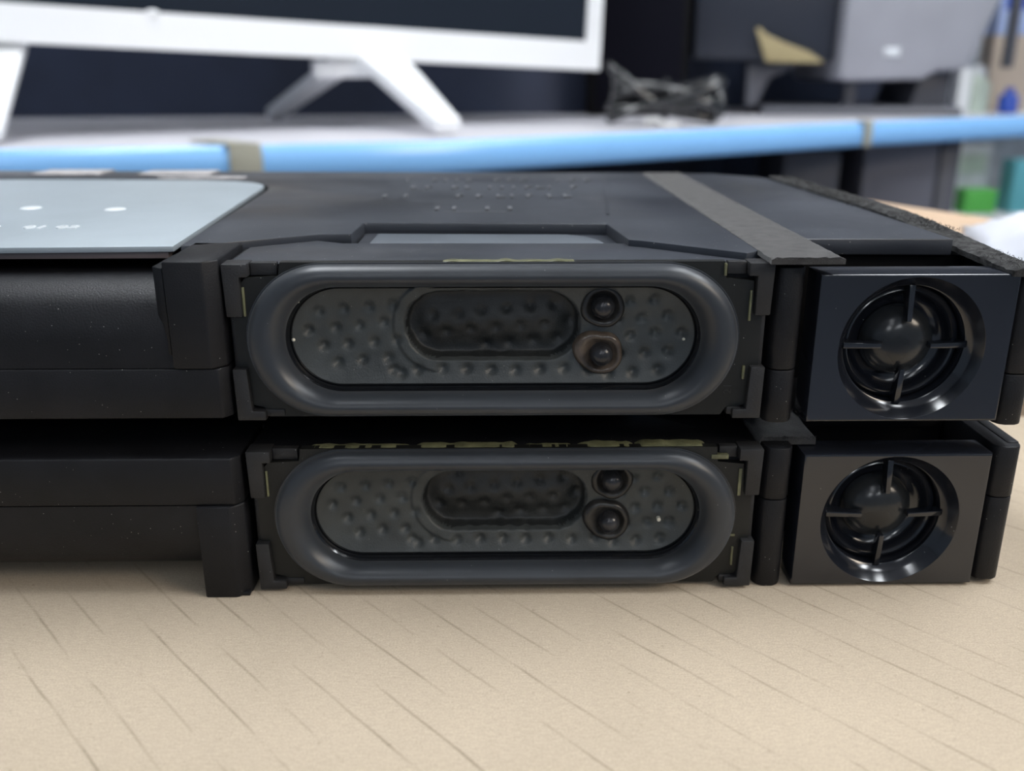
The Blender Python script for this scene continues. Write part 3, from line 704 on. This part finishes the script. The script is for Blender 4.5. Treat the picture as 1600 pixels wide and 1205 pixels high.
yc = MB().prism([(394, 180), (399, 182), (410, 172), (440, 160), (478, 147), (502, 133), (500, 130.5), (413, 132)], 1312, 1315, 'y').build('paper_card', M['ycard'], None, 0.5, origin=(450, 1313, 130))
tag(yc, 'yellowish triangular card leaning on the front of the dark machine', 'card')

# ------------------------------------------------------------------ rack of packages on the far right
rk = thing('display_rack', (960, 1640, -750), 'white rack of small packages at the far right behind the blue rail', 'rack')
MB().box(826, 850, 1540, 1580, -750, 124).build('post', M['white'], rk, 2)
MB().box(905, 922, 1545, 1560, 124, 420).build('dark_strip', M['mid_case'], rk, 2)
for z in (-150, 32): MB().box(850.2, 1300, 1545, 1800, z, z + 11.5).build('shelf', M['white'], rk, 1)
MB().box(850, 1300, 1800, 1812, -750, 420).build('back_panel', M['lilac'], rk)
def bx(name, m, a, lab, cat, grp=None, lid=None):
    x0, x1, y0, y1, z0, z1 = a; z0 += 0.3
    o = thing(name, ((x0 + x1) / 2, (y0 + y1) / 2, z0), lab, cat, grp)
    MB().box(x0, x1, y0, y1, z0, z1).build('carton', m, o, 1.5)
    MB().box(x0 + (x1 - x0) * .1, x1 - (x1 - x0) * .1, y0 - 0.6, y0 + .2, z0 + (z1 - z0) * .55, z0 + (z1 - z0) * .85).build('printed_panel', lid or m, o)
    return o
def bottle(m, cap, x, y, z, r, h, lab):
    o = thing('bottle', (x, y, z), lab, 'bottle', 'bottles on the rack')
    MB().lathe_z(x, y, [(0, z), (r, z), (r, z + h * .62), (r * .9, z + h * .7), (r * .4, z + h * .8), (r * .4, z + h * .84), (0, z + h * .84)], 24).build('body', m, o, smooth=40)
    MB().lathe_z(x, y, [(r * .46, z + h * .82), (r * .46, z + h), (0, z + h)], 20).build('cap', cap, o, smooth=40)
bottle(M['pale_green'], M['white'], 874, 1575, 44, 19, 84, 'pale green bottle on the rack right beside the white post')
bottle(M['pale_green'], M['lilac'], 905, 1620, 44, 18, 78, 'pale green bottle between the white capped one and the blue bottle')
bottle(M['blue'], M['blue'], 936, 1570, 44, 17, 46, 'short deep blue bottle on the upper rack shelf')
bx('package_box', M['tan'], (928, 1010, 1640, 1690, 44, 182), 'tall tan box standing behind the blue bottle', 'box', 'boxes on the rack')
bx('package_box', M['bluepale'], (930, 1020, 1640, 1690, 182.2, 262), 'pale blue box lying on top of the tan box', 'box', 'boxes on the rack', M['blue'])
bx('package_box', M['green'], (880, 940, 1560, 1610, -138, -94), 'bright green box on the lower rack shelf', 'box', 'boxes on the rack')
bx('package_box', M['teal'], (968, 1010, 1565, 1615, -138, -40), 'teal box standing right of the green box', 'box', 'boxes on the rack')
bx('package_box', M['lilac'], (868, 960, 1640, 1700, -138, -16), 'pale grey-green box standing behind the green box', 'box', 'boxes on the rack', M['pale_green'])
# things stored on the lower shelf, in the dark under the rail
def stored(name, m, pts, z0, z1, lab, cat):
    o = thing(name, (sum(p[0] for p in pts) / len(pts), sum(p[1] for p in pts) / len(pts), z0), lab, cat)
    MB().prism(pts, z0, z1).build('body', m, o, 2)
    p0, p1 = pts[0], pts[1]
    MB().prism([(p0[0] * .8 + p1[0] * .2, p0[1] * .8 + p1[1] * .2 - 1.5), (p0[0] * .2 + p1[0] * .8, p0[1] * .2 + p1[1] * .8 - 1.5), (p0[0] * .2 + p1[0] * .8, p0[1] * .2 + p1[1] * .8 + 1), (p0[0] * .8 + p1[0] * .2, p0[1] * .8 + p1[1] * .2 + 1)], z0 + (z1 - z0) * .3, z0 + (z1 - z0) * .6).build('panel', m, o)
stored('storage_box', M['mid_case'], [(418, 1185), (500, 1185), (500, 1330), (418, 1330)], -109.5, 6, 'small grey box under the blue rail beside the dark case', 'box')
stored('storage_case', M['low_case'], [(560, 1250), (680, 1262), (680, 1420), (560, 1420)], -109.5, 20, 'wide grey case on the lower shelf under the dark machine', 'case')

# ------------------------------------------------------------------ crumpled white paper on the tan box
mb = MB(); rings = []
for i in range(25):
    ring = []
    for j in range(21):
        y = 126 + 130 * j / 20; x = 187 + 0.30 * (y - 126) + 150 * i / 24
        z = 47.5 + 9 * abs(noise.noise(Vector((x * .03, y * .03, 2)))) + 6 * abs(noise.noise(Vector((x * .08, y * .07, 5)))) + 4
        e = min(i, 24 - i, j, 20 - j)
        ring.append((x + 5 * noise.noise(Vector((y * .05, 1, 1))), y + 5 * noise.noise(Vector((x * .05, 3, 1))), 46.8 + (z - 46.8) * min(1, e / 3)))
    rings.append(ring)
mb.rings(rings, closed=False)
pp = mb.build('paper_sheet', M['paper'], None, smooth=50, origin=(270, 190, 46.5))
sm = pp.modifiers.new('thickness', 'SOLIDIFY'); sm.thickness = 0.0004; sm.offset = 1
tag(pp, 'crumpled white sheet lying on the tan box at the right edge', 'paper')

for o in bpy.data.objects:
    if '_o' in o: del o['_o']
